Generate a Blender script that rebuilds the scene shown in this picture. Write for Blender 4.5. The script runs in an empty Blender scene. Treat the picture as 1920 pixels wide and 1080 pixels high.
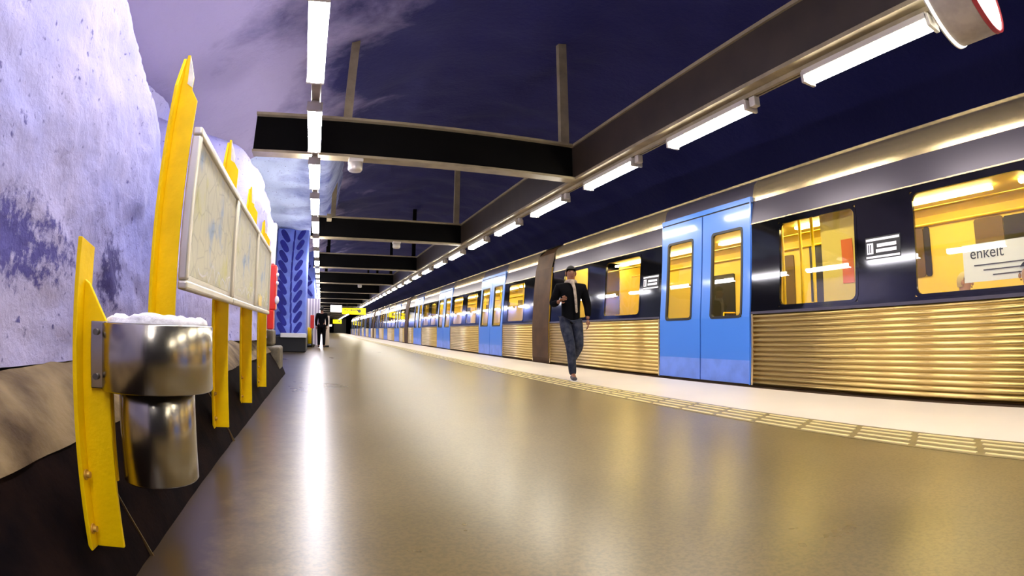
import bpy, bmesh, math, random
from mathutils import Vector, Matrix, noise
random.seed(7)
R = math.radians
sc = bpy.context.scene
col = sc.collection

# ------------------------------------------------------------------ camera
# world: x to the right, y along the platform, z up; origin at the lens, floor at z = -FH
FH = 0.72
cam_d = bpy.data.cameras.new('camera')
cam_d.type = 'PANO'
cam_d.panorama_type = 'FISHEYE_LENS_POLYNOMIAL'
cam_d.sensor_fit = 'HORIZONTAL'
cam_d.sensor_width = 36.0
cam_d.sensor_height = 20.25
cam_d.fisheye_fov = R(200)
cam_d.fisheye_polynomial_k0 = 0.0
cam_d.fisheye_polynomial_k1 = -0.0533489
cam_d.fisheye_polynomial_k2 = 0.0
cam_d.fisheye_polynomial_k3 = 2.1047e-06
cam_d.fisheye_polynomial_k4 = 0.0
cam_d.clip_start = 0.02
cam_d.clip_end = 400
cam = bpy.data.objects.new('camera', cam_d)
col.objects.link(cam)
YAW, PIT, ROL = 0.35684, 0.08233, 0.00369
cy, sy, cp, sp, cr, sr = math.cos(YAW), math.sin(YAW), math.cos(PIT), math.sin(PIT), math.cos(ROL), math.sin(ROL)
Rr = Matrix(((cr, -sr, 0), (sr, cr, 0), (0, 0, 1)))
base = Matrix(((1, 0, 0), (0, 0, 1), (0, 1, 0)))
Rp = Matrix(((1, 0, 0), (0, cp, -sp), (0, sp, cp)))
Ry = Matrix(((cy, sy, 0), (-sy, cy, 0), (0, 0, 1)))
M = Ry @ Rp @ base @ Rr                      # (right, up, forward) -> world
right, up, fwd = M.col[0], M.col[1], M.col[2]
cam.matrix_world = Matrix(((right[0], up[0], -fwd[0], 0), (right[1], up[1], -fwd[1], 0),
                           (right[2], up[2], -fwd[2], 0), (0, 0, 0, 1)))
sc.camera = cam

# ------------------------------------------------------------------ world and exposure
w = bpy.data.worlds.new('world'); sc.world = w; w.use_nodes = True
w.node_tree.nodes['Background'].inputs[0].default_value = (0.03, 0.03, 0.08, 1)
w.node_tree.nodes['Background'].inputs[1].default_value = 0.05
sc.view_settings.view_transform = 'Standard'
sc.view_settings.look = 'None'
sc.view_settings.exposure = 0.0
sc.view_settings.gamma = 1.0
sc.view_settings.use_curve_mapping = False
LAMP_L = 62.0      # platform lamps, wall row
LAMP_R = 60.0      # platform lamps, track row
LAMP_T = 20.0      # light strips inside the train

# ------------------------------------------------------------------ materials
def nmat(name):
    m = bpy.data.materials.new(name); m.use_nodes = True
    return m, m.node_tree.nodes, m.node_tree.links, m.node_tree.nodes['Principled BSDF']
def mat(name, c, rough=0.5, metal=0.0, spec=0.5, coat=0.0, var=0.0, vscale=6.0, bump=0.0, bscale=40.0, c2=None, rvar=0.0, stretch=None, emis=None, estr=0.0):
    m, N, L, b = nmat(name)
    b.inputs['Base Color'].default_value = (*c, 1); b.inputs['Roughness'].default_value = rough
    b.inputs['Metallic'].default_value = metal; b.inputs['Specular IOR Level'].default_value = spec
    b.inputs['Coat Weight'].default_value = coat; b.inputs['Coat Roughness'].default_value = 0.08
    if emis:
        b.inputs['Emission Color'].default_value = (*emis, 1); b.inputs['Emission Strength'].default_value = estr
    tc = N.new('ShaderNodeTexCoord'); mp = N.new('ShaderNodeMapping')
    L.new(tc.outputs['Object'], mp.inputs[0])
    if stretch: mp.inputs['Scale'].default_value = stretch
    n = N.new('ShaderNodeTexNoise'); n.inputs['Scale'].default_value = vscale; n.inputs['Detail'].default_value = 6
    L.new(mp.outputs[0], n.inputs['Vector'])
    if var or c2:
        mx = N.new('ShaderNodeMix'); mx.data_type = 'RGBA'
        d = c2 or tuple(x * (1 - var) for x in c)
        mx.inputs['A'].default_value = (*c, 1); mx.inputs['B'].default_value = (*d, 1)
        rp = N.new('ShaderNodeValToRGB'); rp.color_ramp.elements[0].position = .35; rp.color_ramp.elements[1].position = .68
        L.new(n.outputs[0], rp.inputs[0]); L.new(rp.outputs[0], mx.inputs['Factor']); L.new(mx.outputs['Result'], b.inputs['Base Color'])
    if rvar:
        mr = N.new('ShaderNodeMapRange'); mr.inputs['To Min'].default_value = rough - rvar; mr.inputs['To Max'].default_value = rough + rvar
        L.new(n.outputs[0], mr.inputs['Value']); L.new(mr.outputs[0], b.inputs['Roughness'])
    if bump:
        n2 = N.new('ShaderNodeTexNoise'); n2.inputs['Scale'].default_value = bscale; n2.inputs['Detail'].default_value = 5
        L.new(mp.outputs[0], n2.inputs['Vector'])
        bp = N.new('ShaderNodeBump'); bp.inputs['Strength'].default_value = bump; bp.inputs['Distance'].default_value = 0.02
        L.new(n2.outputs[0], bp.inputs['Height']); L.new(bp.outputs[0], b.inputs['Normal'])
    return m
def emit(name, c, s):
    m, N, L, b = nmat(name)
    b.inputs['Base Color'].default_value = (0.8, 0.8, 0.8, 1)
    b.inputs['Emission Color'].default_value = (*c, 1); b.inputs['Emission Strength'].default_value = s
    return m
def glass(name, tint, refl=1.0, rough=0.02, base=0.06, graze=.9):
    m, N, L, b = nmat(name); N.remove(b)
    o = [n for n in N if n.type == 'OUTPUT_MATERIAL'][0]
    t = N.new('ShaderNodeBsdfTransparent'); t.inputs[0].default_value = (*tint, 1)
    g = N.new('ShaderNodeBsdfGlossy'); g.inputs['Roughness'].default_value = rough; g.inputs['Color'].default_value = (refl,) * 3 + (1,)
    ge = N.new('ShaderNodeNewGeometry'); dt = N.new('ShaderNodeVectorMath'); dt.operation = 'DOT_PRODUCT'
    L.new(ge.outputs['Normal'], dt.inputs[0]); L.new(ge.outputs['Incoming'], dt.inputs[1])
    ab = N.new('ShaderNodeMath'); ab.operation = 'ABSOLUTE'; L.new(dt.outputs['Value'], ab.inputs[0])
    su = N.new('ShaderNodeMath'); su.operation = 'SUBTRACT'; su.inputs[0].default_value = 1; L.new(ab.outputs[0], su.inputs[1])
    pw = N.new('ShaderNodeMath'); pw.operation = 'POWER'; pw.inputs[1].default_value = 5; L.new(su.outputs[0], pw.inputs[0])
    a = N.new('ShaderNodeMath'); a.operation = 'MULTIPLY_ADD'; a.inputs[1].default_value = graze; a.inputs[2].default_value = base; a.use_clamp = True
    L.new(pw.outputs[0], a.inputs[0])
    mx = N.new('ShaderNodeMixShader'); L.new(a.outputs[0], mx.inputs[0]); L.new(t.outputs[0], mx.inputs[1]); L.new(g.outputs[0], mx.inputs[2])
    L.new(mx.outputs[0], o.inputs[0])
    return m

def rock_mat(name, pale, blue, lo, hi, scale=0.7, bump=0.6, patch=None, grad=None, spots=True, rough=0.75):
    """painted rock: two colours with a noisy border; patch = (centre, radii, colour) a rough unpainted area; grad=(x0,x1) colour shift along x, on the ceiling the lamp glow painted in"""
    m, N, L, b = nmat(name)
    b.inputs['Roughness'].default_value = rough
    g = N.new('ShaderNodeNewGeometry')
    n1 = N.new('ShaderNodeTexNoise'); n1.inputs['Scale'].default_value = scale; n1.inputs['Detail'].default_value = 8; n1.inputs['Roughness'].default_value = .62
    L.new(g.outputs['Position'], n1.inputs['Vector'])
    fac = n1.outputs[0]
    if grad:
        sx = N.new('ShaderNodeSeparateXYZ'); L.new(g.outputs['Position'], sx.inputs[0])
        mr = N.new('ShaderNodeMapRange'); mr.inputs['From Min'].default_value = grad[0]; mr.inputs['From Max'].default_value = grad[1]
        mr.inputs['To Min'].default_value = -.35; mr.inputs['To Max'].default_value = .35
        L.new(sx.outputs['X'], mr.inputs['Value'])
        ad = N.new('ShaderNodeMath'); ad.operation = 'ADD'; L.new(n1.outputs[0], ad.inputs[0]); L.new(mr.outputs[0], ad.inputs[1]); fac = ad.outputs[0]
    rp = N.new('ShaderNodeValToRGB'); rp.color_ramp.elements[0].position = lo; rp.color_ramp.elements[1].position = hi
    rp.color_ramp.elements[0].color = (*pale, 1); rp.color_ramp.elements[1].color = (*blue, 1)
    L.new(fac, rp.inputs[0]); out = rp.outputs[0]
    hgt = N.new('ShaderNodeTexNoise'); hgt.inputs['Scale'].default_value = 9; hgt.inputs['Detail'].default_value = 9; hgt.inputs['Roughness'].default_value = .65
    L.new(g.outputs['Position'], hgt.inputs['Vector'])
    if spots:
        n3 = N.new('ShaderNodeTexNoise'); n3.inputs['Scale'].default_value = 26; n3.inputs['Detail'].default_value = 4
        L.new(g.outputs['Position'], n3.inputs['Vector'])
        r3 = N.new('ShaderNodeValToRGB'); r3.color_ramp.elements[0].position = .27; r3.color_ramp.elements[1].position = .36
        L.new(n3.outputs[0], r3.inputs[0])
        mx = N.new('ShaderNodeMix'); mx.data_type = 'RGBA'; mx.inputs['A'].default_value = (blue[0] * .35, blue[1] * .3, blue[2] * .45, 1)
        L.new(r3.outputs[0], mx.inputs['Factor']); L.new(out, mx.inputs['B']); out = mx.outputs['Result']
    if patch:
        for cen, rad, pc in patch:
            vs = N.new('ShaderNodeVectorMath'); vs.operation = 'SUBTRACT'; vs.inputs[1].default_value = cen; L.new(g.outputs['Position'], vs.inputs[0])
            vd = N.new('ShaderNodeVectorMath'); vd.operation = 'DIVIDE'; vd.inputs[1].default_value = rad; L.new(vs.outputs[0], vd.inputs[0])
            ln = N.new('ShaderNodeVectorMath'); ln.operation = 'LENGTH'; L.new(vd.outputs[0], ln.inputs[0])
            n4 = N.new('ShaderNodeTexNoise'); n4.inputs['Scale'].default_value = 17; n4.inputs['Detail'].default_value = 9; n4.inputs['Roughness'].default_value = .75
            L.new(g.outputs['Position'], n4.inputs['Vector'])
            ma = N.new('ShaderNodeMath'); ma.operation = 'MULTIPLY_ADD'; ma.inputs[1].default_value = 3.6; L.new(n4.outputs[0], ma.inputs[0]); 
            sb = N.new('ShaderNodeMath'); sb.operation = 'ADD'; sb.inputs[1].default_value = -1.75; L.new(ln.outputs['Value'], sb.inputs[0]); L.new(sb.outputs[0], ma.inputs[2])
            r4 = N.new('ShaderNodeValToRGB'); r4.color_ramp.elements[0].position = .55; r4.color_ramp.elements[1].position = 1.0
            L.new(ma.outputs[0], r4.inputs[0])
            mx = N.new('ShaderNodeMix'); mx.data_type = 'RGBA'; mx.inputs['A'].default_value = (*pc, 1)
            L.new(r4.outputs[0], mx.inputs['Factor']); L.new(out, mx.inputs['B']); out = mx.outputs['Result']
    L.new(out, b.inputs['Base Color'])
    bp = N.new('ShaderNodeBump'); bp.inputs['Strength'].default_value = bump; bp.inputs['Distance'].default_value = .03
    L.new(hgt.outputs[0], bp.inputs['Height']); L.new(bp.outputs[0], b.inputs['Normal'])
    return m

M_ = {}
M_['rock_left'] = rock_mat('rock_left', (.46, .425, .68), (.29, .30, .68), .40, .70, scale=.9, bump=.55,
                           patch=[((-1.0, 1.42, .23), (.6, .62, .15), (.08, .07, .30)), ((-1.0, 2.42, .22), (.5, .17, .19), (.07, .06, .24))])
M_['rock_ceiling'] = rock_mat('rock_ceiling', (.34, .29, .46), (.006, .006, .082), .26, .56, scale=.55, bump=.7, grad=(-1.8, 2.6), spots=False, rough=.8)  # paler lilac on the left paints the glow around the wall row lamps
M_['rock_far'] = rock_mat('rock_far', (.62, .72, .98), (.05, .07, .42), .25, .66, scale=1.1, bump=.5, grad=(-1.6, 2.2))
M_['rock_dark'] = rock_mat('rock_dark', (.012, .012, .05), (.005, .005, .02), .3, .7, scale=.6, bump=.8, spots=False, rough=.9)
M_['ledge'] = mat('ledge_stone', (.24, .17, .085), .75, spec=.2, c2=(.065, .04, .02), vscale=4.5, bump=.5, bscale=22)
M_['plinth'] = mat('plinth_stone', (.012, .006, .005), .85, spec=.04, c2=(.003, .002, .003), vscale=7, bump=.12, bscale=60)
M_['pier'] = mat('pier_stone', (.16, .13, .08), .6, var=.5, vscale=8, bump=.4)
M_['leaf'] = mat('leaf_paint', (.018, .022, .32), .75, var=.35, vscale=5)
M_['col_blue'] = mat('column_paint', (.20, .28, .84), .75, var=.3, vscale=2.5, bump=.2, bscale=12)
M_['yellow'] = mat('yellow_paint', (.98, .64, .0), .45, spec=.25, var=.14, vscale=9, bump=.08, bscale=70)
M_['tip'] = mat('pale_tip', (.85, .82, .72), .5, var=.2, vscale=30)
M_['bolt'] = mat('rusty_bolt', (.62, .36, .06), .5, metal=.4)
M_['steel'] = mat('brushed_steel', (.46, .42, .35), .22, metal=1, var=.25, vscale=3, rvar=.07, stretch=(1, 1, .12), bump=.02, bscale=90)
M_['steel_dark'] = mat('dark_steel', (.20, .19, .17), .4, metal=1)
M_['alu'] = mat('aluminium', (.74, .69, .58), .33, metal=.75, var=.12, vscale=6)
M_['bag'] = mat('white_bag', (.86, .84, .88), .45, bump=.8, bscale=24)
M_['rail'] = mat('beam_paint', (.035, .022, .012), .5, var=.35, vscale=3)
M_['flange'] = mat('flange_paint', (.30, .24, .14), .45, var=.3, vscale=6)
M_['web'] = mat('beam_web', (.002, .0015, .001), .7, spec=.08, var=.5, vscale=2)
M_['housing'] = mat('lamp_housing', (.55, .50, .42), .4, metal=.3)
M_['lampL'] = emit('lamp_diffuser_wall_row', (.96, .93, 1.0), LAMP_L)
M_['lampR'] = emit('lamp_diffuser_track_row', (1.0, .93, .80), LAMP_R)
M_['black'] = mat('black', (.006, .006, .007), .5)
M_['white'] = mat('white_enamel', (.82, .80, .80), .5)
M_['red'] = mat('red_enamel', (.80, .025, .012), .3, coat=.4)
M_['blue'] = mat('train_blue', (.05, .19, .66), .30, coat=.35)
M_['blue_scuff'] = mat('train_blue_kick', (.13, .24, .72), .42, var=.2, vscale=5)
M_['band'] = mat('train_black_band', (.002, .002, .003), .07, spec=.55)
M_['grey'] = mat('train_grey', (.085, .075, .10), .34, metal=.5)
M_['cove'] = mat('train_cove', (.66, .52, .30), .25, metal=.85)
M_['corr'] = mat('train_corrugated', (.52, .37, .13), .28, metal=1)
M_['bellows'] = mat('bellows_rubber', (.075, .035, .012), .6, var=.4, vscale=3)
M_['roof'] = mat('train_roof', (.05, .045, .04), .6)
M_['inner'] = mat('interior_yellow', (.88, .66, .13), .5)
M_['inner2'] = mat('interior_deep_yellow', (.85, .55, .02), .4)
M_['inner3'] = mat('interior_brown', (.14, .085, .03), .5)
M_['seat'] = mat('seat_fabric', (.04, .05, .22), .8, var=.4, vscale=14)
M_['pole'] = mat('pole_yellow', (.95, .66, .0), .3)
M_['strip'] = emit('train_light', (1.0, .86, .42), LAMP_T)
M_['pane'] = glass('train_glass', (.93, .93, .85), .95, .015, .05)
M_['clear'] = glass('poster_glass', (1, 1, 1), .5, .25, .0, .25)
M_['notice'] = mat('notice_white', (.82, .80, .84), .5, emis=(1, .97, 1), estr=.25)
M_['ink'] = mat('ink_dark', (.05, .05, .06), .5)
M_['orange'] = mat('orange_red', (.85, .17, .02), .5)
M_['stripe'] = mat('edge_stone', (.84, .74, .62), .38, var=.06, vscale=1.2)
M_['tact'] = mat('tactile_stone', (.26, .19, .07), .4, var=.3, vscale=8)
M_['rib'] = mat('tactile_rib', (.98, .84, .40), .3)
M_['ysign'] = mat('sign_yellow', (.95, .75, .0), .5, emis=(1, .80, 0), estr=1.1)
M_['wsign'] = mat('sign_white', (.9, .9, .9), .5, emis=(1, .93, .93), estr=1.5)
M_['dial'] = mat('clock_dial', (.9, .9, .88), .4, emis=(1, 1, .92), estr=2.2)
M_['drum'] = mat('clock_drum', (.42, .36, .30), .5, metal=.2, var=.2, vscale=12)
M_['clock_red'] = mat('clock_red', (.35, .02, .03), .5)
M_['ballast'] = mat('track_bed', (.01, .009, .008), .9, bump=.8, bscale=30)
M_['shirt'] = mat('jacket_black', (.002, .002, .003), .9, spec=.1)
M_['jeans'] = mat('jeans', (.010, .013, .028), .85, spec=.2, c2=(.045, .05, .07), vscale=14)
M_['skin'] = mat('skin_brown', (.22, .085, .04), .5)
M_['skin_pale'] = mat('skin_pale', (.62, .36, .26), .5)
M_['hair'] = mat('hair_black', (.008, .006, .005), .8)
M_['hair_pale'] = mat('hair_pale', (.80, .66, .36), .7)
M_['scarf'] = mat('scarf', (.45, .36, .28), .9, var=.5, vscale=30)
M_['shoe'] = mat('shoe', (.05, .045, .05), .6)
M_['eye'] = mat('eye_white', (.35, .32, .29), .4)
M_['lip'] = mat('lip', (.20, .06, .045), .5)

def floor_mat():
    m, N, L, b = nmat('polished_terrazzo')
    g = N.new('ShaderNodeNewGeometry')
    n = N.new('ShaderNodeTexNoise'); n.inputs['Scale'].default_value = .8; n.inputs['Detail'].default_value = 6; L.new(g.outputs['Position'], n.inputs['Vector'])
    rp = N.new('ShaderNodeValToRGB'); rp.color_ramp.elements[0].position = .32; rp.color_ramp.elements[1].position = .68
    rp.color_ramp.elements[0].color = (.155, .112, .042, 1); rp.color_ramp.elements[1].color = (.225, .165, .070, 1)
    L.new(n.outputs[0], rp.inputs[0])
    f = N.new('ShaderNodeTexNoise'); f.inputs['Scale'].default_value = 70; f.inputs['Detail'].default_value = 4; L.new(g.outputs['Position'], f.inputs['Vector'])
    r2 = N.new('ShaderNodeValToRGB'); r2.color_ramp.elements[0].position = .36; r2.color_ramp.elements[1].position = .6
    r2.color_ramp.elements[0].color = (.80, .80, .80, 1); r2.color_ramp.elements[1].color = (1.08, 1.06, 1.04, 1); L.new(f.outputs[0], r2.inputs[0])
    mx = N.new('ShaderNodeMix'); mx.data_type = 'RGBA'; mx.blend_type = 'MULTIPLY'; mx.inputs['Factor'].default_value = 1
    L.new(rp.outputs[0], mx.inputs['A']); L.new(r2.outputs[0], mx.inputs['B'])
    # dirt along the wall side, with an edge of its own
    sx = N.new('ShaderNodeSeparateXYZ'); L.new(g.outputs['Position'], sx.inputs[0])
    n2 = N.new('ShaderNodeTexNoise'); n2.inputs['Scale'].default_value = 7; n2.inputs['Detail'].default_value = 8; n2.inputs['Roughness'].default_value = .7; L.new(g.outputs['Position'], n2.inputs['Vector'])
    ma = N.new('ShaderNodeMath'); ma.operation = 'MULTIPLY_ADD'; ma.inputs[1].default_value = .55; L.new(n2.outputs[0], ma.inputs[0]); L.new(sx.outputs['X'], ma.inputs[2])
    mr = N.new('ShaderNodeMapRange'); mr.inputs['From Min'].default_value = -.14; mr.inputs['From Max'].default_value = .16; L.new(ma.outputs[0], mr.inputs['Value'])
    m2 = N.new('ShaderNodeMix'); m2.data_type = 'RGBA'; m2.inputs['A'].default_value = (.040, .024, .009, 1); L.new(mr.outputs[0], m2.inputs['Factor']); L.new(mx.outputs['Result'], m2.inputs['B'])
    L.new(m2.outputs['Result'], b.inputs['Base Color'])
    r3 = N.new('ShaderNodeMapRange'); r3.inputs['To Min'].default_value = .25; r3.inputs['To Max'].default_value = .33; L.new(n.outputs[0], r3.inputs['Value']); L.new(r3.outputs[0], b.inputs['Roughness'])
    b.inputs['Specular IOR Level'].default_value = .45
    return m
M_['floor'] = floor_mat()

def poster_mat():
    m, N, L, b = nmat('faded_map_print')
    tc = N.new('ShaderNodeTexCoord')
    n = N.new('ShaderNodeTexNoise'); n.inputs['Scale'].default_value = 4.5; n.inputs['Detail'].default_value = 3; L.new(tc.outputs['Object'], n.inputs['Vector'])
    rp = N.new('ShaderNodeValToRGB'); e = rp.color_ramp.elements
    e[0].position = .3; e[0].color = (.38, .48, .66, 1); e[1].position = .7; e[1].color = (.72, .68, .26, 1)
    x = e.new(.42); x.color = (.74, .70, .54, 1); x = e.new(.58); x.color = (.76, .72, .52, 1)
    L.new(n.outputs[0], rp.inputs[0])
    v = N.new('ShaderNodeTexVoronoi'); v.feature = 'DISTANCE_TO_EDGE'; v.inputs['Scale'].default_value = 9; L.new(tc.outputs['Object'], v.inputs['Vector'])
    r2 = N.new('ShaderNodeValToRGB'); r2.color_ramp.elements[0].position = .0; r2.color_ramp.elements[1].position = .05
    r2.color_ramp.elements[0].color = (.6, .6, .62, 1); r2.color_ramp.elements[1].color = (1, 1, 1, 1); L.new(v.outputs['Distance'], r2.inputs[0])
    mx = N.new('ShaderNodeMix'); mx.data_type = 'RGBA'; mx.blend_type = 'MULTIPLY'; mx.inputs['Factor'].default_value = .6
    L.new(rp.outputs[0], mx.inputs['A']); L.new(r2.outputs[0], mx.inputs['B']); L.new(mx.outputs['Result'], b.inputs['Base Color'])
    b.inputs['Roughness'].default_value = .6
    return m
M_['poster'] = poster_mat()
def ribbed_mat():
    m, N, L, b = nmat('ribbed_white_panel')
    tc = N.new('ShaderNodeTexCoord'); wv = N.new('ShaderNodeTexWave'); wv.inputs['Scale'].default_value = 2.4; wv.bands_direction = 'X'
    L.new(tc.outputs['Object'], wv.inputs['Vector'])
    rp = N.new('ShaderNodeValToRGB'); rp.color_ramp.elements[0].color = (.32, .26, .42, 1); rp.color_ramp.elements[1].color = (.85, .80, .86, 1)
    L.new(wv.outputs[0], rp.inputs[0]); L.new(rp.outputs[0], b.inputs['Base Color'])
    return m
M_['ribbed'] = ribbed_mat()

# ------------------------------------------------------------------ mesh helpers
class MB:
    def __init__(s): s.v = []; s.f = []; s.sm = []; s.mi = []; s.cur = 0
    def quad(s, pts, smooth=False):
        n = len(s.v); s.v += [tuple(p) for p in pts]; s.f.append(tuple(range(n, n + len(pts)))); s.sm.append(smooth); s.mi.append(s.cur); return s
    def box(s, x0, x1, y0, y1, z0, z1):
        n = len(s.v)
        s.v += [(x0, y0, z0), (x1, y0, z0), (x1, y1, z0), (x0, y1, z0), (x0, y0, z1), (x1, y0, z1), (x1, y1, z1), (x0, y1, z1)]
        for q in ((0, 3, 2, 1), (4, 5, 6, 7), (0, 1, 5, 4), (1, 2, 6, 5), (2, 3, 7, 6), (3, 0, 4, 7)):
            s.f.append(tuple(n + i for i in q)); s.sm.append(False); s.mi.append(s.cur)
        return s
    def prism(s, pts, axis, a, b, smooth=False):
        """closed outline pts (2D) extruded along axis from a to b"""
        def P(p, t):
            return {'x': (t, p[0], p[1]), 'y': (p[0], t, p[1]), 'z': (p[0], p[1], t)}[axis]
        n = len(s.v); k = len(pts)
        s.v += [P(p, a) for p in pts] + [P(p, b) for p in pts]
        for i in range(k):
            j = (i + 1) % k
            s.f.append((n + i, n + j, n + k + j, n + k + i)); s.sm.append(smooth); s.mi.append(s.cur)
        s.f.append(tuple(n + i for i in range(k - 1, -1, -1))); s.sm.append(False); s.mi.append(s.cur)
        s.f.append(tuple(n + k + i for i in range(k))); s.sm.append(False); s.mi.append(s.cur)
        return s
    def tube(s, p, q, r, k=12, r2=None, caps=True):
        p, q = Vector(p), Vector(q); d = (q - p).normalized(); r2 = r if r2 is None else r2
        a = d.orthogonal().normalized(); b = d.cross(a); n = len(s.v)
        for c, rr in ((p, r), (q, r2)):
            for i in range(k):
                t = 2 * math.pi * i / k; s.v.append(tuple(c + a * math.cos(t) * rr + b * math.sin(t) * rr))
        for i in range(k):
            j = (i + 1) % k; s.f.append((n + i, n + j, n + k + j, n + k + i)); s.sm.append(True); s.mi.append(s.cur)
        if caps:
            s.f.append(tuple(n + i for i in range(k - 1, -1, -1))); s.sm.append(False); s.mi.append(s.cur)
            s.f.append(tuple(n + k + i for i in range(k))); s.sm.append(False); s.mi.append(s.cur)
        return s
    def lathe(s, prof, cx, cy, k=48):
        """profile [(r, z)] about a vertical axis"""
        n = len(s.v); m = len(prof)
        for i in range(k):
            t = 2 * math.pi * i / k
            for r, z in prof: s.v.append((cx + r * math.cos(t), cy + r * math.sin(t), z))
        for i in range(k):
            j = (i + 1) % k
            for a in range(m - 1):
                s.f.append((n + i * m + a, n + j * m + a, n + j * m + a + 1, n + i * m + a + 1)); s.sm.append(True); s.mi.append(s.cur)
        return s
    def grid(s, P, smooth=True):
        n = len(s.v); a = len(P); b = len(P[0])
        for row in P: s.v += [tuple(p) for p in row]
        for i in range(a - 1):
            for j in range(b - 1):
                s.f.append((n + i * b + j, n + (i + 1) * b + j, n + (i + 1) * b + j + 1, n + i * b + j + 1)); s.sm.append(smooth); s.mi.append(s.cur)
        return s
    def ball(s, c, rx, ry=None, rz=None, u=16, v=10):
        ry = rx if ry is None else ry; rz = rx if rz is None else rz
        P = [[(c[0] + rx * math.sin(math.pi * j / v) * math.cos(2 * math.pi * i / u), c[1] + ry * math.sin(math.pi * j / v) * math.sin(2 * math.pi * i / u), c[2] + rz * math.cos(math.pi * j / v)) for j in range(v + 1)] for i in range(u + 1)]
        return s.grid(P)
    def build(s, name, m, parent=None, bevel=0.0, seg=2, weld=False, origin=None):
        me = bpy.data.meshes.new(name); v = s.v
        if origin: v = [(a - origin[0], b - origin[1], c - origin[2]) for a, b, c in v]
        me.from_pydata(v, [], s.f)
        for mm in (m if isinstance(m, (list, tuple)) else [m]): me.materials.append(M_[mm])
        for p, q, k in zip(me.polygons, s.sm, s.mi): p.use_smooth = q; p.material_index = k
        if weld:
            bm = bmesh.new(); bm.from_mesh(me); bmesh.ops.remove_doubles(bm, verts=bm.verts, dist=1e-5); bmesh.ops.recalc_face_normals(bm, faces=bm.faces); bm.to_mesh(me); bm.free()
        me.update()
        o = bpy.data.objects.new(name, me); col.objects.link(o)
        if origin and not parent: o.location = origin
        if parent: o.parent = parent
        if bevel:
            b = o.modifiers.new('bevel', 'BEVEL'); b.width = bevel; b.segments = seg; b.limit_method = 'ANGLE'
        return o
def tag(o, label=None, cat=None, group=None, kind=None):
    if label: o['label'] = label
    if cat: o['category'] = cat
    if group: o['group'] = group
    if kind: o['kind'] = kind
    return o
def empty(name, loc=(0, 0, 0), rz=0.0):
    o = bpy.data.objects.new(name, None); o.location = loc; o.rotation_euler = (0, 0, rz); o.empty_display_size = .1; col.objects.link(o); return o
def copy_tree(o, parent=None):
    c = o.copy(); col.objects.link(c); c.parent = parent
    for ch in [x for x in bpy.data.objects if x.parent == o]: copy_tree(ch, c)
    return c
def smooth(a, b, x):
    t = max(0, min(1, (x - a) / (b - a))); return t * t * (3 - 2 * t)
def fbm(x, y, z, s, o=4):
    return noise.fractal(Vector((x * s, y * s, z * s)), 1.0, 2.0, o)
ORD = ['nearest', 'second', 'third', 'fourth', 'fifth', 'sixth', 'seventh', 'eighth', 'ninth', 'tenth', 'eleventh', 'twelfth', 'thirteenth', 'fourteenth', 'fifteenth', 'sixteenth', 'seventeenth', 'eighteenth', 'nineteenth', 'twentieth']

# ------------------------------------------------------------------ setting: floor, platform edge
EDGE = 4.97
b = MB(); b.box(-.60, 3.55, -4, 124, -1.9, -FH); b.box(-7, -.60, 8.9, 124, -1.9, -FH)
tag(b.build('floor', 'floor'), 'polished brown terrazzo platform floor', 'floor', kind='structure')
b = MB(); b.box(3.55, EDGE, -4, 124, -1.9, -FH + .001)
tag(b.build('floor_edge', 'stripe'), 'pale stone strip along the platform edge beside the train', 'floor', kind='structure')
b = MB(); b.cur = 0; b.box(3.085, 3.50, -4, 100, -FH, -FH + .003)
b.cur = 1
for i, xr in enumerate((3.13, 3.245, 3.36, 3.46)):
    y = -3.6 + .05 * i
    while y < 60:
        b.box(xr - .012, xr + .012, y + .02, y + .435, -FH + .003, -FH + .009); y += .47
tag(b.build('floor_tactile_strip', ['tact', 'rib']), 'ribbed tactile strip beside the pale platform edge', 'tactile strip', kind='structure')
b = MB(); b.box(EDGE, 9.4, -4, 130, -2.2, -2.0); tag(b.build('ground_track_bed', 'ballast'), 'dark track bed below the train', 'ground', kind='structure')

# left wall: battered dark plinth, ledge, painted rock
Y0, Y1 = -1.6, 8.75
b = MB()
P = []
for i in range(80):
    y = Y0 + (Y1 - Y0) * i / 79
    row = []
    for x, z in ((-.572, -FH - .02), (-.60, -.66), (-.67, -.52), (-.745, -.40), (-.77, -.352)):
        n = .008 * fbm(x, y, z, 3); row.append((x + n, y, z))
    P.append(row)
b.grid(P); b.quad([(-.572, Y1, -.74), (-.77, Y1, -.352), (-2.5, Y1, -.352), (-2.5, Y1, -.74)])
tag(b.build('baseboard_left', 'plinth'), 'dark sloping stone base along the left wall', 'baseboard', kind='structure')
b = MB()
for y in (1.62, 3.45):
    b.prism([(-.567, -FH), (-.595, -.66), (-.664, -.52), (-.738, -.40), (-.78, -.40), (-.68, -.52), (-.62, -.66), (-.60, -FH)], 'y', y - .0015, y + .0015)
tag(b.build('baseboard_left_seam', 'inner3'), 'thin pale seams between the dark base stones', 'baseboard', kind='structure')
def ledge_pt(y, t):
    x = -.765 - .24 * t; z = -.352 + .21 * t + .03 * math.sin(t * math.pi)
    return (x + .02 * fbm(x, y, z, 2.2), y, z + .02 * fbm(x + 5, y, z, 3) * (t > 0))
b = MB(); b.grid([[ledge_pt(Y0 + (Y1 - Y0) * i / 150, j / 10) for j in range(11)] for i in range(151)])
b.quad([(-.765, Y1, -.74), (-1.02, Y1, -.14), (-3, Y1, -.14), (-3, Y1, -.74)])
tag(b.build('wall_left_ledge', 'ledge'), 'brown stone ledge between the dark base and the painted rock wall', 'ledge', kind='structure')
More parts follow.
